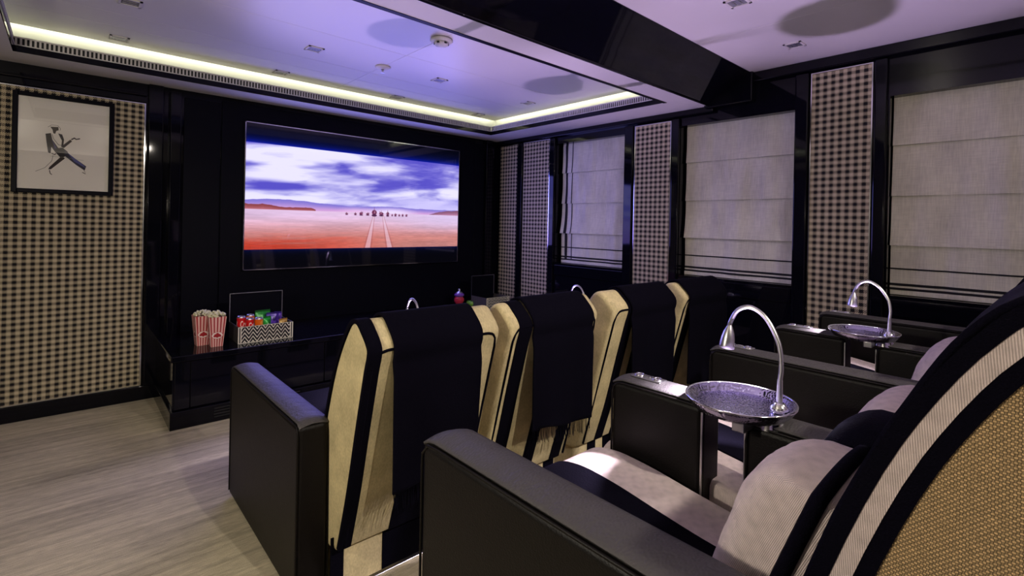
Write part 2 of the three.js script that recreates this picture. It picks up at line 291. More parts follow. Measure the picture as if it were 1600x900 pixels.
  const strip = (x0, x1, z0, z1, label) => {
    const o = mesh('led_strip', B(x0, x1, 2.452, 2.472, z0, z1), glow, scene); o.userData = { label, category: 'led strip' };
    const alongX = x1 - x0 > z1 - z0, len = Math.max(x1 - x0, z1 - z0), e = 0.004;
    if (alongX) area(LIGHT.cove.color, LIGHT.cove.k, len, 0.020, [(x0 + x1) / 2, 2.462, z0 - e], [-0.45, 0, 0]);
    else { const sgn = x0 > 1 ? 1 : -1; const l = area(LIGHT.cove.color, LIGHT.cove.k, len, 0.020, [sgn > 0 ? x1 + e : x0 - e, 2.462, (z0 + z1) / 2], [0, -sgn * Math.PI / 2, 0]); l.rotateX(-0.45);  }
  };
  strip(-0.36, 3.47, -4.190, -4.185, 'glowing strip in the cove above the screen wall');
  strip(3.474, 3.479, -4.18, -2.02, 'glowing strip in the cove on the window side');
  strip(-0.369, -0.364, -4.18, -2.02, 'glowing strip in the cove on the aisle side');
}
// windows behind the blinds
[[-3.455, -2.625], [-2.085, -1.240], [-0.712, 0.30]].forEach(([a, b], i) => {
  const w = new THREE.Group(); w.name = 'window_' + (i + 1); w.userData = { kind: 'structure', label: ['first', 'second', 'third'][i] + ' window from the screen, covered by a roman blind', category: 'window' }; scene.add(w);
  mesh('frame', [B(XR + 0.13, XR + 0.16, 0.92, 2.125, a, a + 0.03), B(XR + 0.13, XR + 0.16, 0.92, 2.125, b - 0.03, b), B(XR + 0.13, XR + 0.16, 0.92, 0.95, a, b), B(XR + 0.13, XR + 0.16, 2.095, 2.125, a, b)], M.satin, w);
  mesh('pane', B(XR + 0.142, XR + 0.146, 0.95, 2.095, a + 0.03, b - 0.03), M.glass, w);
  mesh('dark_backing', B(XR + 0.18, XR + 0.2, 0.92, 2.125, a, b), M.dark, w);  // unseen dark sheet behind the pane, standing for the dark outside
});

// ------------------------------------------------------------------ roman blinds
function blind(z0, z1, label, sideStripes, k) {
  const t = thing('roman_blind', label, 'blind', [XR + 0.075, 0, 0], undefined);
  const levels = [2.13, 1.83, 1.522, 1.222, 0.95];
  const wr = (z, y) => 0.032 * (fbm(z * 9 + k * 5, y * 1.4 + k * 3, 64, 3) - 0.5) + 0.010 * (vn(z * 20 + k, y * 2.5, 64) - 0.5);
  for (let i = 0; i + 1 < levels.length; i++) {
    const a = levels[i], b = levels[i + 1], bulge = i === 2 ? 0.026 : 0.012;
    mesh('fold', sheet((u, v) => { const y = a + (b - a) * u, z = z0 + (z1 - z0) * v; return V(-(0.003 + bulge * u ** 3 * (i < 3 ? 1 : 0.2)) + wr(z, y) * Math.min(1, 6 * u + 0.3), y, z); }, 18, 48, 0.003), M.linen, t);
  }
  mesh('hem', RB(-0.012, 0.004, 0.922, 0.952, z0, z1, 0.005), M.linen, t);
  const st = (y0, y1, za = z0, zb = z1, p = 0.0045) => mesh('stripe', sheet((u, v) => { const y = y1 + (y0 - y1) * u, z = za + (zb - za) * v; return V(-(0.003 + p) + wr(z, y), y, z); }, 2, 48, 0.003), M.stripe, t);
  st(1.076, 1.085); st(0.978, 0.993); st(0.952, 0.966);
  if (sideStripes) for (const [zs, w] of [[z0 + 0.040, 0.028], [z0 + 0.125, 0.010]]) levels.slice(0, -1).forEach((a, i) => {
    const b = levels[i + 1], bulge = i === 2 ? 0.026 : 0.012;
    mesh('stripe', sheet((u, v) => { const y = a + (b - a) * u, z = zs + w * v; return V(-(0.0055 + bulge * u ** 3 * (i < 3 ? 1 : 0.2)) + wr(z, y) * Math.min(1, 6 * u + 0.3), y, z); }, 16, 2, 0.002), M.stripe, t);
  });
}
blind(-3.425, -2.630, 'linen roman blind nearest the screen, with dark lines down its left edge', true, 1);
blind(-2.068, -1.245, 'linen roman blind in the middle window', false, 2);
blind(-0.706, 0.290, 'large linen roman blind at the right edge of the photo', false, 3);

// ------------------------------------------------------------------ ceiling fittings
{
  const spots = [[0.234, -3.31], [1.20, -3.32], [2.18, -3.32], [3.17, -3.34], [0.234, -4.03], [1.21, -4.035], [2.21, -4.05], [3.165, -4.08], [2.465, -1.10], [3.28, -1.11]];
  const labels = ['unlit square ceiling light in the front tray, top left of the photo', 'unlit square ceiling light in the tray above the left end of the television', 'unlit square ceiling light in the tray, right of the sprinkler', 'unlit square ceiling light in the tray near the window side shadow disc',
    'unlit square ceiling light next to the glowing cove above the framed picture', 'unlit square ceiling light beside the cove, second from the left along the screen wall', 'unlit square ceiling light beside the cove, third from the left along the screen wall', 'unlit square ceiling light in the tray corner between screen and windows',
    'unlit square ceiling light in the rear ceiling at the top edge of the photo', 'unlit square ceiling light in the rear ceiling near the window wall'];
  const s = 0.05, fr = [], gl = mat({ c: [0.34, 0.34, 0.40], roughness: 0.25, metalness: 0.6 });
  for (const [x0, x1, z0, z1] of [[-s, s, -s, -s + 0.012], [-s, s, s - 0.012, s], [-s, -s + 0.012, -s, s], [s - 0.012, s, -s, s]]) fr.push(B(x0, x1, -0.006, 0.0, z0, z1));
  spots.forEach(([x, z], i) => {
    const t = thing('ceiling_light', labels[i], 'ceiling light', [x, YC, z], 'square recessed ceiling lights');
    mesh('frame', fr.map((g) => g.clone()), M.white, t);
    mesh('lens', B(-s + 0.012, s - 0.012, -0.003, 0.0, -s + 0.012, s - 0.012), gl, t);
    mesh('louvre', [B(-0.03, 0.03, -0.005, -0.002, -0.016, -0.012), B(-0.03, 0.03, -0.005, -0.002, 0.012, 0.016)], M.steel, t);
  });
  const d = thing('smoke_detector', 'round white smoke detector on the ceiling tray', 'smoke detector', [1.70, YC, -2.575]);
  const L = (p, n = 40) => new THREE.LatheGeometry(p.map((q) => new THREE.Vector2(...q)), n);
  mesh('base', L([[0.001, -0.002], [0.066, -0.002], [0.070, -0.012], [0.062, -0.020], [0.045, -0.022], [0.001, -0.022]]), M.white, d);
  mesh('head', L([[0.040, -0.021], [0.046, -0.030], [0.040, -0.038], [0.020, -0.044], [0.001, -0.045]]), M.white, d);
  for (let i = 0; i < 6; i++) mesh('slot', B(-0.008, 0.008, -0.036, -0.026, 0.036, 0.046).rotateY(i * Math.PI / 3), M.dark, d);
  const p = thing('sprinkler', 'small ceiling sprinkler with a white saucer plate', 'sprinkler', [1.70, YC, -3.335]);
  mesh('saucer', L([[0.010, -0.001], [0.052, -0.001], [0.056, -0.006], [0.040, -0.016], [0.012, -0.022]]), M.white, p);
  mesh('nozzle', [L([[0.001, -0.020], [0.009, -0.020], [0.009, -0.034], [0.001, -0.036]], 16), L([[0.001, -0.046], [0.015, -0.046], [0.015, -0.049], [0.001, -0.049]], 16), new THREE.CylinderGeometry(0.0025, 0.0025, 0.014, 8).translate(0, -0.041, 0)], M.steel, p);
}

// ------------------------------------------------------------------ television
{
  const t = thing('television', 'large wall-mounted television showing a stormy desert landscape', 'television', [2.074, 0, ZF + 0.006]);
  const W = 1.036, y0 = 0.890, y1 = 2.071, d = 0.045;
  mesh('case', RB(-W + 0.01, W - 0.01, y0 + 0.01, y1 - 0.01, 0, d - 0.012, 0.004), M.satin, t);
  for (const g of [B(-W, -W + 0.007, y0, y1, d - 0.03, d), B(W - 0.007, W, y0, y1, d - 0.03, d), B(-W, W, y0, y0 + 0.007, d - 0.03, d), B(-W, W, y1 - 0.007, y1, d - 0.03, d)]) mesh('bezel', g, M.chrome, t);
  // the picture: letterboxed desert under storm clouds
  const PW = 1400, PH = 800, fy0 = (y1 - 1.916) / (y1 - y0), fy1 = (y1 - 1.050) / (y1 - y0);
  const mixc = (a, b, k) => a.map((v, i) => v + (b[i] - v) * k), ss = (a, b, x) => { const k = Math.max(0, Math.min(1, (x - a) / (b - a))); return k * k * (3 - 2 * k); };
  const desert = painted(PW, PH, (g) => {
    const im = g.createImageData(PW, PH), D = im.data, H = fy1 - fy0, hz = 0.62;
    for (let y = 0; y < PH; y++) for (let x = 0; x < PW; x++) {
      const u = x / PW, v = (y / PH - fy0) / H, k = (y * PW + x) * 4; let c = [0, 0, 0];
      if (v > 0 && v < 1) {
        if (v < hz) {
          const s = v / hz, n = fbm(u * 4.5 + 0.6 * fbm(u * 6, s * 8, 64, 3), s * 6 + u * 1.5, 64, 5), m = fbm(u * 9 + 3, s * 16 + 9, 64, 4);
          const white = ss(0.28, 0.86, 0.06 + n + 0.30 * ss(0.55, 0.0, Math.abs(u - 0.18) + s * 0.6) + 0.26 * ss(0.16, 0.02, Math.abs(s - 0.62 + 0.1 * (u - 0.8))) * ss(0.5, 0.75, u) + 0.3 * ss(0.10, 0.0, Math.abs(s - 0.83 - 0.06 * u)) * ss(0.75, 0.3, u) - 0.18 * ss(0.12, 0.0, Math.abs(s - 0.62)) * ss(0.5, 0.2, u) - 0.1 * ss(0.4, 0.7, u) * ss(0.5, 0.1, s) + 0.16 * (m - 0.5));
          c = mixc([96, 90, 196], [252, 252, 255], white); c = mixc(c, [196, 190, 240], 0.55 * ss(0.62, 0.8, s) * ss(0.45, 0.7, u));
          const ridge = 0.93 - 0.055 * fbm(u * 9, 3, 64, 4) - 0.06 * ss(0.3, 0.0, Math.abs(u - 0.16)) - 0.02 * ss(0.2, 0, Math.abs(u - 0.6));
          if (s > ridge) c = mixc([142, 132, 208], [228, 178, 216], ss(ridge, 1.0, s));
          const left = 0.915 + 0.22 * Math.max(0, u) + 0.05 * (fbm(u * 24, 8, 64, 3) - 0.5); if (s > left && u < 0.27) c = mixc([150, 74, 70], [214, 130, 130], ss(left, 1.03, s));
          const right = 1.0 - 0.09 * ss(0.80, 0.95, u) + 0.03 * (fbm(u * 24, 5, 64, 3) - 0.5); if (s > right && u > 0.8) c = mixc([142, 92, 110], [214, 150, 170], ss(right, 1.03, s));
          c = mixc(c, [255, 214, 232], 0.75 * ss(0.12, 0.0, Math.hypot((u - 0.45) * 1.1, (s - 1.0) * 0.9))); c = mixc(c, [255, 246, 252], 0.9 * ss(0.15, 0.02, Math.hypot((u - 0.62) * 0.8, (s - 1.0) * 1.1)));
        } else {
          const s = (v - hz) / (1 - hz), n = fbm(u * 5 + 4, s * 14 + 2, 64, 5), n2 = fbm(u * 40, s * 60 + 9, 128, 3);
          c = mixc([255, 224, 236], [238, 150, 126], ss(0.05, 0.8, s)); c = mixc(c, [212, 66, 40], ss(0.45, 1.0, s + 0.5 * (n - 0.5)) * ss(0.75, 0.05, u) * 0.95); c = mixc(c, [206, 150, 130], 0.6 * ss(0.5, 1, s) * ss(0.4, 0.9, u));
          c = mixc(c, [236, 226, 246], 0.5 * ss(0.45, 0.95, u) * ss(0.75, 0.2, s)); const g2 = 0.84 + 0.2 * n + 0.16 * (n2 - 0.5) * (0.3 + s); c = c.map((q) => q * g2);
          for (const [a, b] of [[0.535, 0.505], [0.575, 0.615]]) { const xc = a + (b - a) * s, w = 0.002 + 0.010 * s; if (Math.abs(u - xc) < w) c = mixc(c, [246, 214, 214], 0.55); else if (Math.abs(u - xc) < w * 1.7) c = mixc(c, [170, 90, 84], 0.35); }
        }
      }
      else { const q = v <= 0 ? Math.exp(v / 0.055) : 0.35 * Math.exp((1 - v) / 0.03); c = [3 + 6 * q, 3 + 26 * q, 6 + 150 * q]; }                  // backlight bleeding into the black bars
      D[k] = clampb(c[0]); D[k + 1] = clampb(c[1]); D[k + 2] = clampb(c[2]); D[k + 3] = 255;
    }
    g.putImageData(im, 0, 0);
    const yy = (v) => (fy0 + v * H) * PH, blob = (u, v, w, h, c2) => { g.fillStyle = c2; g.beginPath(); g.ellipse(u * PW, yy(v), w, h, 0, 0, 7); g.fill(); };
    for (const [u, w, h] of [[0.405, 9, 7], [0.445, 8, 8], [0.472, 12, 12], [0.503, 11, 9], [0.535, 17, 26], [0.57, 15, 16], [0.602, 10, 18], [0.625, 6, 6], [0.642, 8, 10], [0.662, 7, 7], [0.68, 7, 8], [0.70, 8, 8]]) {
      blob(u, 0.645 - h / 900, w, h * 0.62, '#7a3a58'); blob(u, 0.648, w * 1.05, h * 0.3, '#5c2f50'); g.fillStyle = '#8a4a62'; g.fillRect(u * PW - 1.2, yy(0.645) - h * 1.9, 2.4, h * 1.4); for (let q = 0; q < 3; q++) blob(u + (rnd() - 0.5) * w / 700, 0.64 - rnd() * h / 500, w * 0.25, h * 0.2, ['#a05a70', '#4a2a48', '#c08898'][q]);
    }
  });
  const scr = mat({ c: [0.004, 0.004, 0.006], roughness: 0.04, emissive: col([0.88, 0.84, 1.08]), emissiveMap: desert, emissiveIntensity: LIGHT.tv.screen });
  const pg = new THREE.PlaneGeometry(2 * W - 0.014, y1 - y0 - 0.014).translate(0, (y0 + y1) / 2, d - 0.004);
  mesh('screen', pg, scr, t, false);
  area(LIGHT.tv.color, LIGHT.tv.k, 2.04, 0.866, [2.074, 1.483, ZF + 0.062], [0, Math.PI, 0]);
}

// ------------------------------------------------------------------ framed picture
{
  const x0 = -0.258, x1 = 0.234, y0 = 1.436, y1 = 2.066, t = thing('framed_picture', 'black framed fashion sketch of a striding figure on the houndstooth panel', 'picture', [(x0 + x1) / 2, (y0 + y1) / 2, ZF + 0.0005]);
  const w = (x1 - x0) / 2, h = (y1 - y0) / 2, f = 0.026;
  for (const g of [RB(-w, -w + f, -h, h, 0, 0.03, 0.004), RB(w - f, w, -h, h, 0, 0.03, 0.004), RB(-w + f, w - f, h - f, h, 0, 0.03, 0.004), RB(-w + f, w - f, -h, -h + f, 0, 0.03, 0.004)]) mesh('frame', g, M.satin, t);
  const art = painted(560, 740, (g, W, H) => {
    g.fillStyle = '#ebe6da'; g.fillRect(0, 0, W, H); g.lineCap = 'round'; g.lineJoin = 'round';
    const P = (x, y) => [(x - 100) / 700 * W, (y - 90) / 760 * H];
    const shape = (pts, c) => { g.fillStyle = c; g.beginPath(); pts.forEach((p, i) => { const q = P(...p); i ? g.lineTo(...q) : g.moveTo(...q); }); g.closePath(); g.fill(); };
    const line = (pts, c, lw) => { g.strokeStyle = c; g.lineWidth = lw; g.beginPath(); pts.forEach((p, i) => { const q = P(...p); i ? g.lineTo(...q) : g.moveTo(...q); }); g.stroke(); };
    shape([[300, 385], [340, 375], [352, 430], [400, 500], [440, 540], [440, 575], [410, 570], [370, 525], [345, 490], [340, 545], [322, 540], [308, 450]], '#1d1719');
    shape([[395, 372], [425, 378], [440, 420], [436, 465], [420, 480], [424, 430]], '#1d1719');
    shape([[345, 420], [372, 470], [400, 520], [370, 500]], '#55507e');
    shape([[418, 482], [488, 415], [503, 428], [440, 492]], '#2a1f1f');
    line([[500, 412], [520, 398], [535, 408], [560, 400]], '#2a1f1f', 9);
    shape([[375, 500], [430, 490], [470, 520], [460, 560], [430, 572], [400, 550]], '#191618');
    shape([[440, 500], [500, 555], [618, 635], [606, 672], [540, 630], [450, 560]], '#2a2a3c');
    shape([[470, 530], [600, 628], [612, 650], [520, 600]], '#575a92');
    shape([[425, 560], [450, 580], [345, 680], [325, 682], [335, 660]], '#2a1f1f');
    shape([[335, 322], [395, 318], [398, 345], [380, 352], [372, 378], [358, 374], [352, 345]], '#2d2317');
    line([[318, 326], [345, 306], [390, 306], [412, 330], [408, 345]], '#5a5048', 2.5);
    line([[350, 385], [360, 420], [400, 470], [425, 470]], '#4a423c', 3);
    line([[350, 545], [372, 555], [378, 545]], '#3a302c', 5); line([[360, 560], [350, 610], [300, 670], [232, 705]], '#77706a', 3);
    line([[335, 690], [340, 715], [352, 724]], '#2a1f1f', 5); line([[590, 690], [612, 700]], '#2a1f1f', 5); line([[600, 672], [612, 688]], '#2a1f1f', 2);
    line([[340, 570], [440, 572], [595, 585]], '#8f9a80', 2);
  });
  mesh('print', new THREE.PlaneGeometry(2 * (w - f), 2 * (h - f)).translate(0, 0, 0.012), mat({ map: art, roughness: 0.85 }), t, false);
  mesh('glass_pane', B(-w + f, w - f, -h + f, h - f, 0.018, 0.020), M.glass, t);
}

// ------------------------------------------------------------------ media cabinet
const YT = 0.449;
{
  const x0 = 0.484, x1 = 3.62, t = thing('media_cabinet', 'long low black lacquer cabinet under the television', 'cabinet', [0, 0, 0]);
  mesh('plinth', RB(x0, x1, 0, 0.110, ZF + 0.01, -3.600, 0.004), M.lacquer, t);
  for (let k = 0; k < 4; k++) mesh('vent_slot', B(0.72, 1.25, 0.030 + k * 0.018, 0.036 + k * 0.018, -3.602, -3.5975), M.dark, t);
  mesh('carcass', B(x0 + 0.014, x1, 0.110, 0.412, ZF + 0.04, -3.635), M.lacquer, t);
  mesh('top', RB(x0, x1, 0.412, YT, ZF + 0.005, -3.600, 0.006), M.lacquer, t);
  const xs = [0.505, 0.590, 1.43, 2.27, 3.10, 3.61];
  for (let i = 0; i + 1 < xs.length; i++) mesh(i ? 'door' : 'stile', RB(xs[i] + 0.002, xs[i + 1] - 0.002, 0.114, 0.408, -3.636, -3.620 + (i ? -0.004 : 0), 0.004), M.lacquer, t);
}
// popcorn cartons
function carton(x, z, turn, label) {
  const t = thing('popcorn_box', label, 'popcorn box', [x, YT + 0.0005, z], 'striped popcorn boxes'); t.rotation.y = turn;
  const b = 0.034, w = 0.051, h = 0.198, side = painted(256, 512, (g, W, H) => {
    g.fillStyle = '#e6b8b0'; g.fillRect(0, 0, W, H); g.fillStyle = '#a3131f';
    for (let i = 0; i < 5; i++) g.fillRect((i + 0.28) * W / 5, 0, W / 5 * 0.40, H);
    g.fillStyle = '#f0dcd6'; g.beginPath(); g.ellipse(W / 2, H * 0.62, W * 0.40, H * 0.115, 0, 0, 7); g.fill(); g.strokeStyle = '#a3131f'; g.lineWidth = 5; g.stroke();
    g.fillStyle = '#a3131f'; for (const [dx, dy, r] of [[-34, 0, 27], [2, -18, 28], [36, 2, 26], [0, 14, 26], [-56, 12, 16], [58, 12, 16]]) { g.beginPath(); g.arc(W / 2 + dx, H * 0.62 + dy, r, 0, 7); g.fill(); }
  });
  const m = mat({ map: side, roughness: 0.55 });
  const face = (a, i) => {
    const pts = [[-b, 0, b], [b, 0, b], [w, h, w], [-w, h, w]], scal = 6, pos = [], uv = [], idx = [];
    const P = (u, v) => { const hw = b + (w - b) * v; return [(u * 2 - 1) * hw, v * h, hw]; };
    for (let k = 0; k <= scal * 4; k++) { const u = k / (scal * 4), top = 0.985 + 0.025 * Math.abs(Math.sin(u * scal * Math.PI)); for (const v of [0, top]) { pos.push(...P(u, v)); uv.push(u, v); } if (k < scal * 4) { const q = k * 2; idx.push(q, q + 2, q + 3, q, q + 3, q + 1); } }
    const g = new THREE.BufferGeometry(); g.setAttribute('position', new THREE.Float32BufferAttribute(pos, 3)); g.setAttribute('uv', new THREE.Float32BufferAttribute(uv, 2)); g.setIndex(idx); g.computeVertexNormals(); g.rotateY(a); return g;
  };
  for (let i = 0; i < 4; i++) mesh('side', face(i * Math.PI / 2, i), m, t, false);
  mesh('bottom', B(-b, b, 0.0, 0.002, -b, b), M.white, t);
  const ks = [];
  for (let i = 0; i < 110; i++) {
    const r = 0.046 * Math.sqrt(rnd()), a = rnd() * 7, x = Math.max(-0.044, Math.min(0.044, r * 1.25 * Math.cos(a))), zz = Math.max(-0.044, Math.min(0.044, r * 1.25 * Math.sin(a))), y = h - 0.012 + 0.026 * Math.max(0, 1 - (r / 0.05) ** 2) + 0.018 * rnd();
    for (let q = 0; q < 3; q++) ks.push(new THREE.IcosahedronGeometry(0.0042 + 0.0022 * rnd(), 1).translate(x + 0.005 * (rnd() - 0.5) * 1.6, y + 0.005 * (rnd() - 0.5), zz + 0.005 * (rnd() - 0.5) * 1.6));
  }
  const p = mesh('popcorn', ks, mat({ c: [0.72, 0.68, 0.44], roughness: 0.9 }), t); p.userData.kind = 'stuff';
}
carton(0.688, -3.855, 0.05, 'red striped popcorn box standing behind, at the end of the cabinet');
carton(0.755, -3.765, -0.04, 'red striped popcorn box standing in front, nearer the snack box');

// chevron snack box
const chevron = painted(1024, 330, (g, W, H) => {
  g.fillStyle = '#e6e0d2'; g.fillRect(0, 0, W, H); g.strokeStyle = '#17141a'; g.lineWidth = 30; g.lineJoin = 'miter';
  g.fillStyle = '#17141a'; g.fillRect(22, 12, 20, H - 24); g.fillRect(W - 42, 12, 20, H - 24);
  g.save(); g.beginPath(); g.rect(62, 10, W - 124, H - 20); g.clip();
  for (let k = -4; k < 14; k++) { g.beginPath(); for (let i = 0; i <= 14; i++) { const x = 62 + i * (W - 124) / 12 - 20, y = k * 82 + (i % 2 ? 0 : 110); i ? g.lineTo(x, y) : g.moveTo(x, y); } g.stroke(); }
  g.restore();
});
const boxSide = mat({ c: [0.20, 0.18, 0.16], roughness: 0.5, map: texture(128, 128, (u, v) => { const k = ((u * 8 + Math.abs((v * 4) % 1 - 0.5)) % 1) < 0.5 ? 90 : 190; return [k, k, k]; }, true, [0.12, 0.12]) });
function snackBox(x0, x1, z1, label, d = 0.25) {
  const h = 0.113, z0 = z1 - d, t = thing('snack_box', label, 'box', [(x0 + x1) / 2, YT + 0.0005, (z0 + z1) / 2]), w = (x1 - x0) / 2, q = d / 2;
  mesh('front_panel', B(-w, w, 0, h, q - 0.008, q - 0.001), M.satin, t);
  mesh('inlay', new THREE.PlaneGeometry(2 * w, h).translate(0, h / 2, q), mat({ map: chevron, roughness: 0.35 }), t, false);
  mesh('side_panel', B(-w, -w + 0.007, 0, h, -q, q - 0.008), boxSide, t); mesh('side_panel', B(w - 0.007, w, 0, h, -q, q - 0.008), boxSide, t);
  mesh('back_panel', B(-w + 0.007, w - 0.007, 0, h, -q, -q + 0.007), M.satin, t); mesh('base', B(-w + 0.007, w - 0.007, 0, 0.006, -q + 0.007, q - 0.008), M.satin, t);
  const l = mesh('lid', B(-w, w, h, h + d * 0.80, -q - 0.008, -q), M.satin, t);
  const e = 0.0035, y0 = h, y1 = h + d * 0.80; mesh('edge_trim', [B(-w, -w + e, y0, y1, -q, -q + 0.003), B(w - e, w, y0, y1, -q, -q + 0.003), B(-w, w, y1 - e, y1, -q, -q + 0.003)], M.steel, l);
  return t;
}
snackBox(0.876, 1.234, -3.722, 'open chevron inlaid box full of snacks on the cabinet');
snackBox(3.10, 3.40, -3.80, 'open chevron inlaid box at the far window end of the cabinet');
// cans and packets in the box
{
  const L = (p, n = 28) => new THREE.LatheGeometry(p.map((q) => new THREE.Vector2(...q)), n), y = YT + 0.0075;
  const can = (x, z, hgt, paint, label, group) => {
    const t = thing('drink_can', label, 'can', [x, y, z], group);
    const r = 0.027, g = new THREE.CylinderGeometry(r, r, hgt - 0.02, 28, 1, true).translate(0, hgt / 2, 0); g.rotateY(2.4);
    mesh('body', g, mat({ map: paint, roughness: 0.3 }), t, false);
    mesh('rim', L([[0.001, hgt - 0.006], [0.020, hgt - 0.006], [0.0215, hgt], [0.0235, hgt], [0.0245, hgt - 0.004], [r, hgt - 0.010]]), M.steel, t); mesh('foot', L([[r, 0.01], [0.022, 0.0], [0.001, 0.002]]), M.steel, t);
  };
  const red = painted(512, 200, (g, W, H) => { g.fillStyle = '#d01414'; g.fillRect(0, 0, W, H); g.translate(0, -42); g.strokeStyle = '#ffe4dc'; g.lineWidth = 19; g.lineCap = 'round'; for (const o of [0, 256]) { g.beginPath(); g.arc(o + 60, 100, 26, 0.8, 5.4); g.stroke(); g.beginPath(); g.moveTo(o + 80, 118); g.bezierCurveTo(o + 110, 60, o + 125, 130, o + 140, 95); g.bezierCurveTo(o + 150, 50, o + 175, 150, o + 205, 80); g.stroke(); g.lineWidth = 12; g.beginPath(); g.moveTo(o + 50, 160); g.bezierCurveTo(o + 100, 135, o + 150, 175, o + 210, 150); g.stroke(); } });
  const orange = painted(256, 200, (g, W, H) => { g.fillStyle = '#e86a12'; g.fillRect(0, 0, W, H); g.fillStyle = '#ffa64a'; g.beginPath(); g.arc(70, 36, 26, 0, 7); g.arc(190, 36, 26, 0, 7); g.fill(); g.fillStyle = '#eef0f4'; g.fillRect(0, 70, W, 26); g.fillStyle = '#2a54b8'; g.fillRect(0, 96, W, 104); });
  can(0.912, -3.800, 0.168, red, 'red drink can at the left end of the snack box, the farther one', 'red cans'); can(0.958, -3.770, 0.155, red, 'red drink can at the left end of the snack box, nearest its front', 'red cans');
  can(0.978, -3.835, 0.168, orange, 'orange drink can behind the nearer red can', 'orange cans'); can(1.020, -3.780, 0.150, orange, 'orange drink can with a white and blue band, between red cans and green bags', 'orange cans');
  const bag = (x, z, w, h, turn, tilt, colors, label, group) => {
    const t = thing('snack_bag', label, 'snack bag', [x, y, z], group); t.rotation.set(tilt, turn, 0, 'YXZ');
    const art = painted(128, 160, (g, W, H) => { g.fillStyle = colors[0]; g.fillRect(0, 0, W, H); g.fillStyle = colors[1]; g.beginPath(); g.ellipse(64, 76, 46, 26, -0.4, 0, 7); g.fill(); g.fillStyle = colors[2]; g.fillRect(0, 118, W, 16); g.beginPath(); g.arc(90, 40, 18, 0, 7); g.fill(); });
    const s = 16, pos = [], uv = [], idx = []; const k0 = rnd() * 50;
    for (const side of [1, -1]) { const o = pos.length / 3; for (let i = 0; i <= s; i++) for (let j = 0; j <= s; j++) { const u = i / s, v = j / s, puff = Math.pow(Math.sin(Math.PI * u) * Math.sin(Math.PI * Math.min(1, Math.max(0, (v - 0.06) / 0.88))), 0.6) || 0; pos.push((u - 0.5) * w * (1 - 0.08 * puff), v * h, side * (0.017 * puff + 0.004 * puff * (vn(u * 7 + k0, v * 7, 64) - 0.5) * 2)); uv.push(u, v); if (i < s && j < s) { const a = o + i * (s + 1) + j, b = a + s + 1; side > 0 ? idx.push(a, b, b + 1, a, b + 1, a + 1) : idx.push(a, b + 1, b, a, a + 1, b + 1); } } }
    const g = new THREE.BufferGeometry(); g.setAttribute('position', new THREE.Float32BufferAttribute(pos, 3)); g.setAttribute('uv', new THREE.Float32BufferAttribute(uv, 2)); g.setIndex(idx); g.computeVertexNormals();
    mesh('pouch', g, mat({ map: art, roughness: 0.28, metalness: 0.15 }), t, false);
    mesh('seal', B(-w / 2, w / 2, h - 0.010, h + 0.002, -0.001, 0.001), new THREE.MeshStandardMaterial({ color: colors[2], roughness: 0.3 }), t);
  };
  bag(1.078, -3.880, 0.105, 0.180, 0.1, -0.1, ['#1f8f2f', '#56c04a', '#0d5a1c'], 'wide green snack bag at the back of the snack box', 'green snack bags');
  bag(1.075, -3.785, 0.055, 0.150, 0.2, 0, ['#23a03a', '#c8f0c0', '#0f6a24'], 'narrow green snack bag with a pale flash, front middle of the snack box', 'green snack bags');
  bag(1.124, -3.840, 0.075, 0.165, -0.2, 0, ['#4a2aa0', '#6b46c8', '#2c1670'], 'purple snack bag between the green and yellow bags', 'purple snack bags');
  bag(1.178, -3.870, 0.050, 0.165, -0.5, 0.1, ['#5a32b0', '#8a60e0', '#321a80'], 'small purple snack bag at the back right of the snack box', 'purple snack bags');
  bag(1.186, -3.790, 0.065, 0.122, 0.3, 0, ['#d8b060', '#f0d890', '#a87830'], 'yellow snack bag at the right end of the snack box', undefined);
}
// glass at the far end of the cabinet
{
  const L = (p, n = 36) => new THREE.LatheGeometry(p.map((q) => new THREE.Vector2(...q)), n);
  const v = thing('glass_vase', 'red and purple glass jar with a lid on the far end of the cabinet', 'vase', [2.985, YT, -4.10]);
  const rg = phys({ c: [0.8, 0.06, 0.12], roughness: 0.06, transmission: 0.55, thickness: 0.01, ior: 1.5 }), pg = phys({ c: [0.30, 0.12, 0.62], roughness: 0.06, transmission: 0.5, thickness: 0.01, ior: 1.5 });
  mesh('foot', L([[0.001, 0], [0.038, 0], [0.036, 0.006], [0.012, 0.014], [0.010, 0.022]]), rg, v);
  mesh('bowl', L([[0.010, 0.022], [0.036, 0.036], [0.052, 0.062], [0.050, 0.088], [0.038, 0.104]]), rg, v);
  mesh('collar', L([[0.038, 0.104], [0.052, 0.116], [0.048, 0.134], [0.034, 0.142]]), pg, v);
  mesh('lid', L([[0.036, 0.142], [0.030, 0.152], [0.012, 0.160], [0.008, 0.168], [0.014, 0.176], [0.009, 0.184], [0.001, 0.186]]), M.steel, v);
  const c = thing('glass_bowl', 'small green glass bowl beside the red and purple jar', 'bowl', [3.105, YT, -4.06]);
  const gg = phys({ c: [0.22, 0.5, 0.08], roughness: 0.08, transmission: 0.4, thickness: 0.01, ior: 1.5 });
  mesh('bowl', L([[0.001, 0.0], [0.030, 0.0], [0.046, 0.018], [0.050, 0.038], [0.040, 0.056], [0.036, 0.056], [0.044, 0.038], [0.040, 0.020], [0.001, 0.008]]), gg, c);
  for (let i = 0; i < 7; i++) mesh('sweet', new THREE.IcosahedronGeometry(0.012, 2).translate(0.022 * Math.cos(i), 0.03 + 0.006 * (i % 3), 0.022 * Math.sin(i)), mat({ c: [[0.3, 0.55, 0.08], [0.55, 0.5, 0.12], [0.1, 0.35, 0.1]][i % 3], roughness: 0.3 }), c);
}

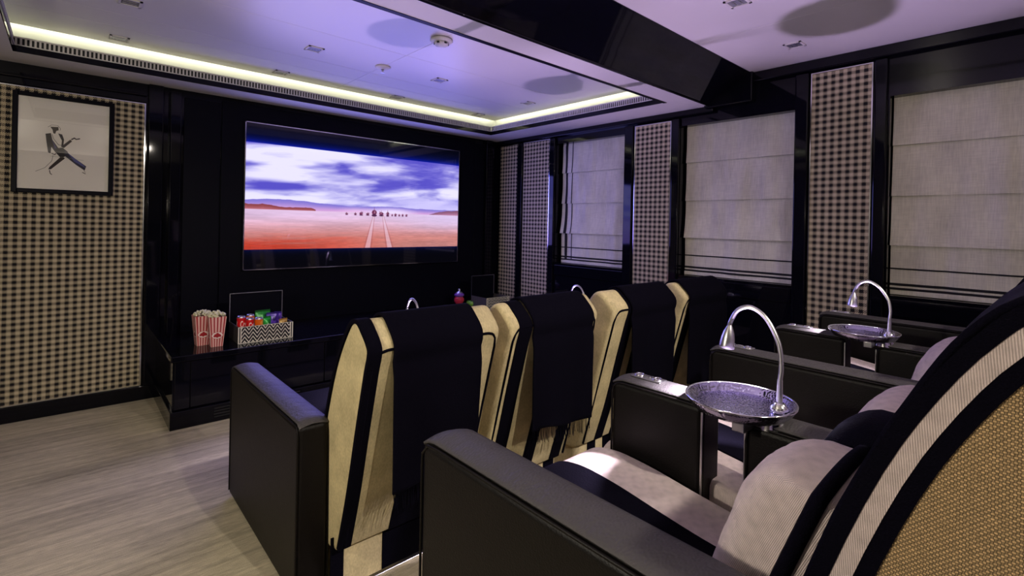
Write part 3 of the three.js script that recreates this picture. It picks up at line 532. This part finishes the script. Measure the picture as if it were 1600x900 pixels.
// ------------------------------------------------------------------ reclining cinema seats
const BACKLINE = spline([[0.985, 0.190], [1.05, 0.40], [1.109, 0.63], [1.16, 0.82], [1.181, 0.897], [1.170, 0.921], [1.142, 0.950], [1.104, 0.980], [1.066, 0.976], [1.026, 0.934], [0.955, 0.82], [0.881, 0.634], [0.845, 0.50], [0.825, 0.38]], 60); // hem, up the rear, over the top, down the front
const rearZ = (y) => 0.939 + 0.27 * y;
function arm(parent, x, z0, z1, o = {}) {                            // one armrest block with leather top, piping, seams
  const w = 0.108, h = 0.61, blocks = o.gap ? [[z0, o.gap[0]], [o.gap[1], z1]] : [[z0, z1]];
  blocks.forEach(([a, b], i) => {
    const hh = i ? h - 0.008 : h;
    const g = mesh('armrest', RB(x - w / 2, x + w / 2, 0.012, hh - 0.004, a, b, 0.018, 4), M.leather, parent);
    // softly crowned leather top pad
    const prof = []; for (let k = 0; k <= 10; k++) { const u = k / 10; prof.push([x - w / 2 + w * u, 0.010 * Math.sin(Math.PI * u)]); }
    mesh('arm_pad', sheet((u, v) => { const xx = x - (w / 2 - 0.004) + (w - 0.008) * u, e = Math.min(1, (v * (b - a)) / 0.045), f = i || o.gap ? 1 : Math.min(1, ((1 - v) * (b - a)) / 0.03), r = (t) => 1 - (1 - t) ** 2; return V(xx, hh - 0.012 + 0.009 * Math.sin(Math.PI * u) + 0.012 * Math.min(r(e), r(f)), a + 0.003 + (b - a - 0.006) * v); }, 10, 40, 0.006), M.leatherTopLit, g);
    const pr = 0.0032, yt = hh - 0.006, pipe = (s) => [[x + s * w / 2, 0.03, a + 0.006], [x + s * w / 2, yt - 0.03, a + 0.004], [x + s * w / 2, yt - 0.008, a + 0.010], [x + s * w / 2, yt, a + 0.034], [x + s * w / 2, yt, b - 0.02], ...(i || !o.gap ? [[x + s * w / 2, yt - 0.01, b - 0.004], [x + s * w / 2, 0.03, b - 0.002]] : [])];
    for (const s of [-1, 1]) mesh('piping', poly(pipe(s), pr, 6), M.leather, g);
    if (o.gap) mesh('edge_strip', [B(x - w / 2 - 0.001, x - w / 2 + 0.003, 0.05, hh - 0.02, i ? a - 0.001 : b - 0.003, i ? a + 0.003 : b + 0.001)], M.steel, g);
    if (o.panel && !i) {                                             // seat controls: chromed plate with two ring buttons
      const p = mesh('control_panel', RB(-0.020, 0.020, 0, 0.004, -0.050, 0.050, 0.0019).translate(x, hh + 0.011, a + 0.095), M.steel, parent);
      for (const s of [-1, 1]) { mesh('button', new THREE.TorusGeometry(0.0125, 0.003, 8, 24).rotateX(Math.PI / 2).translate(x, hh + 0.0165, a + 0.095 + s * 0.030), M.chrome, p); mesh('button', new THREE.CylinderGeometry(0.006, 0.007, 0.005, 16).translate(x, hh + 0.0165, a + 0.095 + s * 0.030), M.chrome, p); }
      mesh('button', RB(-0.006, 0.006, 0, 0.005, -0.010, 0.010, 0.002).translate(x, hh + 0.0145, a + 0.095), M.chrome, p);
    }
  });
}
function seat(cx, y0, z0, o) {
  const t = thing('cinema_armchair', o.label, 'armchair', [cx, y0, z0], o.group), hw = o.hw ?? 0.255, dz = o.shift ?? 0;
  const lift = (y) => (o.rear ? y + 0.030 * Math.max(0, Math.min(1, (y - 0.62) / 0.3)) : y), line = BACKLINE.map(([z, y]) => [z + dz, lift(y)]), mB = o.rear ? M.knit : M.velvet;
  const taper = (g) => { const p = g.attributes.position; for (let i = 0; i < p.count; i++) { const y = p.getY(i), dpt = Math.max(0, Math.min(1, (p.getZ(i) - dz - rearZ(y) + 0.2) / 0.2)); p.setX(i, p.getX(i) * (1.0 - 0.03 * dpt)); } return g; };
  const bodyLine = [...line, [0.80 + dz, 0.16], [0.94 + dz, 0.16]];
  const back = mesh('backrest', taper(across(bodyLine, -hw - 0.012, hw + 0.012, 0.020)), mB, t);
  const up = line.slice(0, 56);
  for (const [a, b] of o.bands) mesh('band', taper(ribbon(up, a, b, 0.0045, 0.010, 1)), M.navy, back);
  // piping round the rear panel
  const e = hw - 0.010, k = (y) => rearZ(y) + dz + 0.001, pts = [];
  for (let i = 0; i <= 10; i++) { const y = 0.2 + 0.64 * i / 10; pts.push([-e, y, k(y)]); }
  pts.push([-e + 0.006, 0.872, k(0.872)], [-e + 0.020, 0.889, k(0.889)], [-e + 0.045, 0.895, k(0.895)], [e - 0.045, 0.895, k(0.895)], [e - 0.020, 0.889, k(0.889)], [e - 0.006, 0.872, k(0.872)]);
  for (let i = 10; i >= 0; i--) { const y = 0.2 + 0.64 * i / 10; pts.push([e, y, k(y)]); }
  mesh('piping', taper(poly(pts.map(([x, y, z]) => [x * 1.01, y, z]), 0.0052, 6)), M.navy, back);
  // valance under the hem
  const sk = mesh('valance', RB(-hw + 0.01, hw - 0.01, 0.004, 0.22, 0.50 + dz, 0.945 + dz, 0.02), mB, t);
  for (const [a, b] of o.bands) mesh('band', B(a, b, 0.006, 0.215, 0.944 + dz, 0.949 + dz), M.navy, sk);
  // seat cushion with a navy runner
  const sp = spline([[-0.075, 0.02], [-0.095, 0.20], [-0.088, 0.32], [-0.045, 0.388], [0.035, 0.412], [0.15, 0.410], [0.30, 0.392], [0.42, 0.380], [0.72, 0.372]], 40);
  mesh('seat_cushion', across([...sp, [0.72, 0.03]], -0.268, 0.268, 0.02), mB, t);
  mesh('runner', ribbon(sp.slice(3, 38), -0.085, 0.095, 0.005, 0.01, -1), M.navy, t);
  if (o.rear) {                                                     // coarse woven side cover with knitted front border
    const fr = line.slice(34, 57), inset = (d) => offset(fr, -d, 1), side = (d0, d1, m, n, th) => mesh(n, across([...inset(d0), ...inset(d1).reverse()], -hw - 0.0125 - th, -hw - 0.004), m, back);
    mesh('side_cover', across(offset(line, -0.012, 1).concat([[0.83 + dz, 0.2]]), -hw - 0.0145, -hw), M.basket, back);
    side(-0.004, 0.013, M.navy, 'band', 0.006); side(0.011, 0.032, M.knit, 'border', 0.005); side(0.030, 0.049, M.navy, 'band', 0.004);
  }
  for (const a of o.arms) arm(t, a.x - cx, a.z0 ?? 0, a.z1, a);
  return t;
}
// wool throws hung over the backs
function throwOver(cx, y0, z0, dz, xa, xb, drop, frontY, label, group, phase = 0, top = 0) {
  const t = thing('throw_blanket', label, 'throw', [cx, y0, z0], group);
  const L = BACKLINE.map(([z, y]) => [z + dz, top ? y + 0.030 * Math.max(0, Math.min(1, (y - 0.62) / 0.3)) : y]), out = offset(L, top ? 0.007 : 0.012, 1);
  const topEnd = out.slice(16, 61).reverse().filter((p) => p[1] > frontY || p[1] > 0.9);      // from the front, over the top, to the rear corner
  const rx = topEnd[topEnd.length - 1], path = [...topEnd, [rx[0] + 0.006, rx[1] - 0.04], [rx[0] + 0.008, 0.80], [rx[0] + 0.006, 0.70], [rx[0] + 0.004, drop + 0.1], [rx[0] + 0.002, drop]];
  const c = new THREE.CatmullRomCurve3(path.map((p) => V(0, p[1], p[0])), false, 'centripetal');
  const g = sheet((u, v) => {
    const p = c.getPointAt(u), hang = Math.max(0, (u - 0.55) / 0.45), x = xa + (xb - xa) * v, w = 0.010 * hang * Math.sin((v * 3.1 + phase) * Math.PI) + 0.008 * hang * (fbm(v * 6 + phase, u * 3, 32, 3) - 0.5) + top * 0.01 * (fbm(v * 5 + phase * 2, u * 9, 64, 3) - 0.5);
    return V(x + 0.012 * hang * Math.sin(v * 5 + phase), p.y + (hang > 0.8 ? 0.012 * Math.sin(v * 4 + phase) * (hang - 0.8) * 5 : 0), p.z + w + 0.002);
  }, 70, 30, 0.010);
  const cloth = mesh('cloth', g, M.navy, t);
  const fr = [], n = 46;
  for (let i = 0; i < n; i++) {
    const v = (i + 0.5) / n, x = xa + (xb - xa) * v + 0.012 * Math.sin(v * 5 + phase), y = drop + 0.012 * Math.sin(v * 4 + phase), z = rx[0] + 0.004 + 0.010 * Math.sin((v * 3.1 + phase) * Math.PI), l = 0.045 + 0.02 * rnd(), s = 0.012 * (rnd() - 0.5);
    fr.push(tube([[x, y + 0.006, z], [x + s, y - l * 0.5, z + 0.004 * (rnd() - 0.5)], [x + s * 1.4, y - l, z + 0.003]], 0.0016, 6, 4));
  }
  const f = mesh('fringe', fr, M.navy, t); f.userData.kind = 'stuff';
}
// swivel trays with reading lamps
const headGlow = mat({ c: [1, 1, 1], roughness: 0.4, emissive: col(LIGHT.lamp.color), emissiveIntensity: LIGHT.lamp.glow });
function trayLamp(x, y, z, label, group, lift = 0, px = 0, pz = -0.035) {
  const t = thing('lamp_tray', label, 'tray lamp', [x, y, z], group);       // origin: centre of the tray underside
  const L = (p, n = 64) => new THREE.LatheGeometry(p.map((q) => new THREE.Vector2(...q)), n);
  const tr = mesh('tray', L([[0.001, 0.006], [0.100, 0.006], [0.108, 0.008], [0.117, 0.020], [0.127, 0.024], [0.130, 0.022], [0.128, 0.016], [0.121, 0.006], [0.112, -0.004], [0.100, -0.006], [0.001, -0.006]]), M.trayMirror, t);
  mesh('rim', new THREE.TorusGeometry(0.1285, 0.003, 8, 72).rotateX(Math.PI / 2).translate(0, 0.0225, 0), M.chrome, tr);
  mesh('pivot', new THREE.CylinderGeometry(0.030, 0.036, 0.024, 28).translate(0, -0.016, 0.075), M.chrome, t);
  mesh('clip', RB(-0.03, 0.03, -0.030, -0.006, 0.02, 0.05, 0.003).translate(-0.06, 0, 0), M.steel, t);
  const bx = 0.024, bz = 0.086;
  mesh('socket', L([[0.001, 0.008], [0.022, 0.008], [0.021, 0.018], [0.013, 0.028], [0.010, 0.030]], 28).translate(bx, 0, bz), M.chrome, t);
  mesh('stem', new THREE.CylinderGeometry(0.0062, 0.0072, 0.060, 18).translate(bx, 0.055, bz), M.steel, t);
  const h = 0.085 + lift, pts = [[bx, 0.084, bz], [bx + 0.004, 0.120, bz + 0.001], [bx + 0.008, 0.165 + lift * 0.6, bz - 0.009], [bx + 0.010, 0.212 + lift, bz - 0.040], [bx + 0.010, 0.234 + lift, bz - 0.078], [bx + 0.010, 0.222 + lift, bz - 0.110], [bx + 0.010, 0.190 + lift, bz - 0.128], [bx + 0.010, 0.172 + lift, bz - 0.132]];
  mesh('gooseneck', tube(pts, 0.0056, 70, 12), M.steel, t);
  const head = new THREE.Group(); head.name = 'lamp_head'; head.position.set(bx + 0.010, 0.176 + lift, bz - 0.131); head.rotation.set(0.10, 0, -0.06); t.add(head);
  mesh('shade', L([[0.0052, 0.004], [0.0078, -0.002], [0.0132, -0.015], [0.0170, -0.032], [0.0187, -0.050], [0.0190, -0.058], [0.0170, -0.058], [0.0160, -0.050], [0.012, -0.026], [0.005, -0.004]], 32), M.steel, head);
  mesh('bulb', new THREE.CylinderGeometry(0.0145, 0.0145, 0.002, 28).translate(0, -0.053, 0), headGlow, head);
  const s = new THREE.SpotLight(col(LIGHT.lamp.color), LIGHT.lamp.k, 0, 1.0, 0.4, 2); s.position.set(0, -0.060, 0); s.target.position.set(0, -1, 0); s.shadow.radius = 0.5; s.castShadow = true; head.add(s, s.target);
  // added upward light, standing in for the lamp beam reflected by the dish
  const b = new THREE.SpotLight(col(LIGHT.lamp.bounce), LIGHT.lamp.up * (y > 0.75 ? 1.15 : 1), 0, 0.66, 0.35, 2); b.position.set(px, 0.009, pz); b.target.position.set(px + 0.22, 2, pz - 0.12); b.shadow.radius = 0.12; b.castShadow = true; t.add(b, b.target);
}
{
  // front row
  const zf = -2.60, cx = [0.965, 1.555, 2.215, 2.85], ax = [0.640, 1.262, 1.885, 2.535, 3.165], who = ['first', 'second', 'third', 'fourth'];
  const bands = [[[-0.278, -0.232], [-0.085, 0.105]], [[-0.235, -0.165], [-0.035, 0.035], [0.165, 0.235]], [[-0.165, -0.100], [-0.035, 0.035], [0.165, 0.235]], [[-0.20, -0.13], [0.13, 0.20]]];
  cx.forEach((x, i) => {
    const arms = [i ? { x: ax[i], z1: 0.66, panel: true } : { x: ax[0], z1: 0.905 }]; if (i === 3) arms.push({ x: ax[4], z1: 0.66, panel: true });
    seat(x, 0, zf, { label: ['front row seat at the aisle end with a broad black leather armrest', 'second front row seat from the aisle, beige back with a navy band beside its throw', 'third front row seat from the aisle, partly behind the chrome tray lamp armrest', 'front row seat nearest the windows, its back almost covered by a throw'][i], group: 'front row seats', arms, bands: bands[i], hw: [0.262, 0.265, 0.272, 0.25][i] });
  });
  throwOver(cx[0], 0, zf, 0, -0.188, 0.166, 0.435, 0.62, 'navy wool throw over the front row seat at the aisle', 'navy throws on the front row', 0.2);
  throwOver(cx[1], 0, zf, 0, -0.160, 0.212, 0.455, 0.62, 'navy wool throw with a long fringe over the second seat from the aisle', 'navy throws on the front row', 1.1);
  throwOver(cx[2], 0, zf, 0, -0.145, 0.262, 0.44, 0.62, 'navy wool throw over the third front row seat from the aisle', 'navy throws on the front row', 0.6);
  throwOver(cx[3], 0, zf, 0, -0.215, 0.235, 0.40, 0.62, 'navy wool throw over the front row seat nearest the windows', 'navy throws on the front row', 1.7);
  trayLamp(1.275, 0.632, -2.20, 'chrome tray lamp rising behind the first throw in the front row', 'front row tray lamps', 0.045, 0.012, -0.010);
  trayLamp(2.545, 0.632, -2.20, 'chrome tray lamp rising behind the second throw in the front row', 'front row tray lamps', 0.03, 0.0, -0.004);
  // rear row, on the platform
  const zr = -0.92, yr = 0.2250, rx = [0.915, 1.570, 2.21, 2.865], ra = [0.632, 1.306, 1.935, 2.586, 3.235];
  rx.forEach((x, i) => {
    const mk = (k) => ({ x: ra[k], z1: k === 0 ? 0.80 : 0.70, panel: k > 0, gap: k === 1 || k === 3 ? [0.292, 0.402] : undefined });
    const arms = [mk(i)]; if (i === 3) arms.push(mk(4));
    seat(i ? x : 0.965, yr, zr, { label: ['rear row seat at the aisle, in the foreground with a broad leather armrest', 'second rear row seat, between the near chrome tray and a plain armrest', 'third rear row seat, between a plain armrest and the far chrome tray', 'rear row seat nearest the windows'][i], group: 'rear row seats', arms, bands: [[-0.18, -0.12], [0.12, 0.18]], shift: -0.165, rear: true });
  });
  throwOver(0.965, yr, zr, -0.165, -0.272, 0.18, 0.46, 0.44, 'thick navy throw draped over the back of the foreground seat', 'navy throws on the rear row', 0.4, 1);
  trayLamp(1.284, yr + 0.622, -0.545, 'nearer round chrome tray with a lit gooseneck lamp', 'rear row tray lamps', 0.018);
  trayLamp(2.566, yr + 0.626, -0.570, 'farther round chrome tray with a lit gooseneck lamp, near the windows', 'rear row tray lamps');
}
// cushions on the rear row
function cushion(pos, w, h, d, rot, m, band, label, group) {
  const t = thing('cushion', label, 'cushion', pos, group); t.rotation.set(...rot, 'YXZ');
  const half = (s) => {
    const n = 30, g = new THREE.PlaneGeometry(w, h, n, n), p = g.attributes.position;
    for (let i = 0; i < p.count; i++) {
      const u = p.getX(i) / w * 2, v = p.getY(i) / h * 2, q = Math.max(0, (1 - u ** 4) * (1 - v ** 4)), r = Math.pow(q, 0.55), cx = 1 - 0.10 * v * v * Math.abs(u) ** 2, cy = 1 - 0.10 * u * u * Math.abs(v) ** 2;
      p.setXYZ(i, p.getX(i) * cx, p.getY(i) * cy, s * (d / 2 * r + 0.010 * r * (fbm(u * 3 + s * 5 + 9, v * 3 + 7, 64, 3) - 0.5) + 0.004));
    }
    if (s < 0) { const ix = g.index.array; for (let i = 0; i < ix.length; i += 3) { const a = ix[i]; ix[i] = ix[i + 1]; ix[i + 1] = a; } }
    g.deleteAttribute('uv'); g.computeVertexNormals(); return g;
  };
  mesh('cover', half(1), m, t); mesh('cover', half(-1), m, t);
  const edge = []; for (let i = 0; i <= 80; i++) { const a = i / 80 * 2 * Math.PI, c = Math.cos(a), s = Math.sin(a), k = 1 / Math.max(Math.abs(c), Math.abs(s)), u = c * k, v = s * k; edge.push([u * w / 2 * (1 - 0.10 * v * v * u * u), v * h / 2 * (1 - 0.10 * u * u * v * v), 0]); }
  mesh('edging', new THREE.TubeGeometry(new THREE.CatmullRomCurve3(edge.slice(0, -1).map((p) => V(...p)), true), 160, band, 8, true).scale(1, 1, 0.9), M.navy, t);
}
cushion([0.882, 0.790, -0.268], 0.25, 0.335, 0.20, [-0.34, Math.PI, 0], M.knit, 0.012, 'beige knitted cushion with navy edging on the foreground seat', 'knitted cushions');
cushion([1.115, 0.790, -0.250], 0.25, 0.36, 0.16, [-0.34, Math.PI, 0.06], M.navy, 0.008, 'navy cushion behind the beige one on the foreground seat');
cushion([1.62, 0.70, -0.300], 0.44, 0.38, 0.18, [-0.34, Math.PI, 0], M.knit, 0.012, 'beige cushion on the second rear seat, half hidden by the foreground backrest', 'knitted cushions');
cushion([2.27, 0.755, -0.27], 0.44, 0.38, 0.16, [-0.32, Math.PI, 0], M.knit, 0.012, 'beige cushion on the third rear seat, only a corner showing', 'knitted cushions');

// ------------------------------------------------------------------ unseen wall lamps and ceiling lights, out of view, lighting aisle, floor and seat backs
{
  const bulb = mat({ c: [1, 1, 1], roughness: 0.5, emissive: col(LIGHT.unseenSconce.color), emissiveIntensity: LIGHT.unseenSconce.glow });
  const unseenSconce = (x, y, z, turn, k, label) => {
    const t = thing('unseen_wall_lamp', label, 'wall lamp', [x, y, z]); t.rotation.y = turn;
    mesh('wall_plate', new THREE.CylinderGeometry(0.05, 0.05, 0.012, 32).rotateX(Math.PI / 2).translate(0, 0, 0.006), M.chrome, t);
    mesh('arm', tube([[0, 0, 0.01], [0, -0.01, 0.06], [0, 0.03, 0.10]], 0.008, 16, 8), M.chrome, t);
    mesh('globe', new THREE.SphereGeometry(0.07, 32, 20).translate(0, 0.10, 0.11), bulb, t);
    const l = new THREE.PointLight(col(LIGHT.unseenSconce.color), LIGHT.unseenSconce.k * k, 0, 2); l.position.set(0, 0.10, 0.11); l.shadow.radius = 3.4; l.castShadow = true; t.add(l);
  };
  const spotlight = (x, z, tx, label) => {  // out of view, placed to light the backs of the front row
    const t = thing('unseen_ceiling_spotlight', label, 'spotlight', [x, YC, z], 'unseen tilting spotlights at the back');
    mesh('ring', new THREE.TorusGeometry(0.05, 0.006, 10, 40).rotateX(Math.PI / 2), M.chrome, t);
    const can = new THREE.Group(); can.name = 'housing'; can.position.y = -0.02; t.add(can); can.lookAt(tx, 0.5, -1.5);
    mesh('barrel', new THREE.CylinderGeometry(0.04, 0.034, 0.05, 32, 1, true).rotateX(Math.PI / 2), M.satin, can);
    mesh('bulb', new THREE.CylinderGeometry(0.034, 0.034, 0.004, 32).rotateX(Math.PI / 2).translate(0, 0, 0.018), bulb, can);
    const l = new THREE.SpotLight(col(LIGHT.spot.color), LIGHT.spot.k, 0, 0.60, 0.6, 2); l.position.set(0, 0, 0.032); l.target.position.set(0, 0, 1); l.shadow.radius = 1.6; l.castShadow = true; can.add(l, l.target);
  };
  spotlight(0.95, 1.1, 1.25, 'unseen tilting ceiling spotlight behind the aisle seat, placed to light the front row backs'); spotlight(2.0, 1.1, 2.35, 'unseen tilting ceiling spotlight behind the middle seats, placed to light the front row backs');
  unseenSconce(XL, 1.45, -1.1, Math.PI / 2, 1.25, 'unseen globe wall lamp on the aisle wall, placed to light the floor and front row');
  unseenSconce(-0.6, 1.45, ZB, Math.PI, 0.75, 'unseen globe wall lamp on the rear wall straight behind the aisle');
  unseenSconce(0.5, 1.45, ZB, Math.PI, 0.55, 'unseen globe wall lamp on the rear wall behind the aisle seat');
}
scene.traverse((o) => { if (o.isMesh) o.castShadow = o.receiveShadow = true; });

renderer.render(scene, camera);
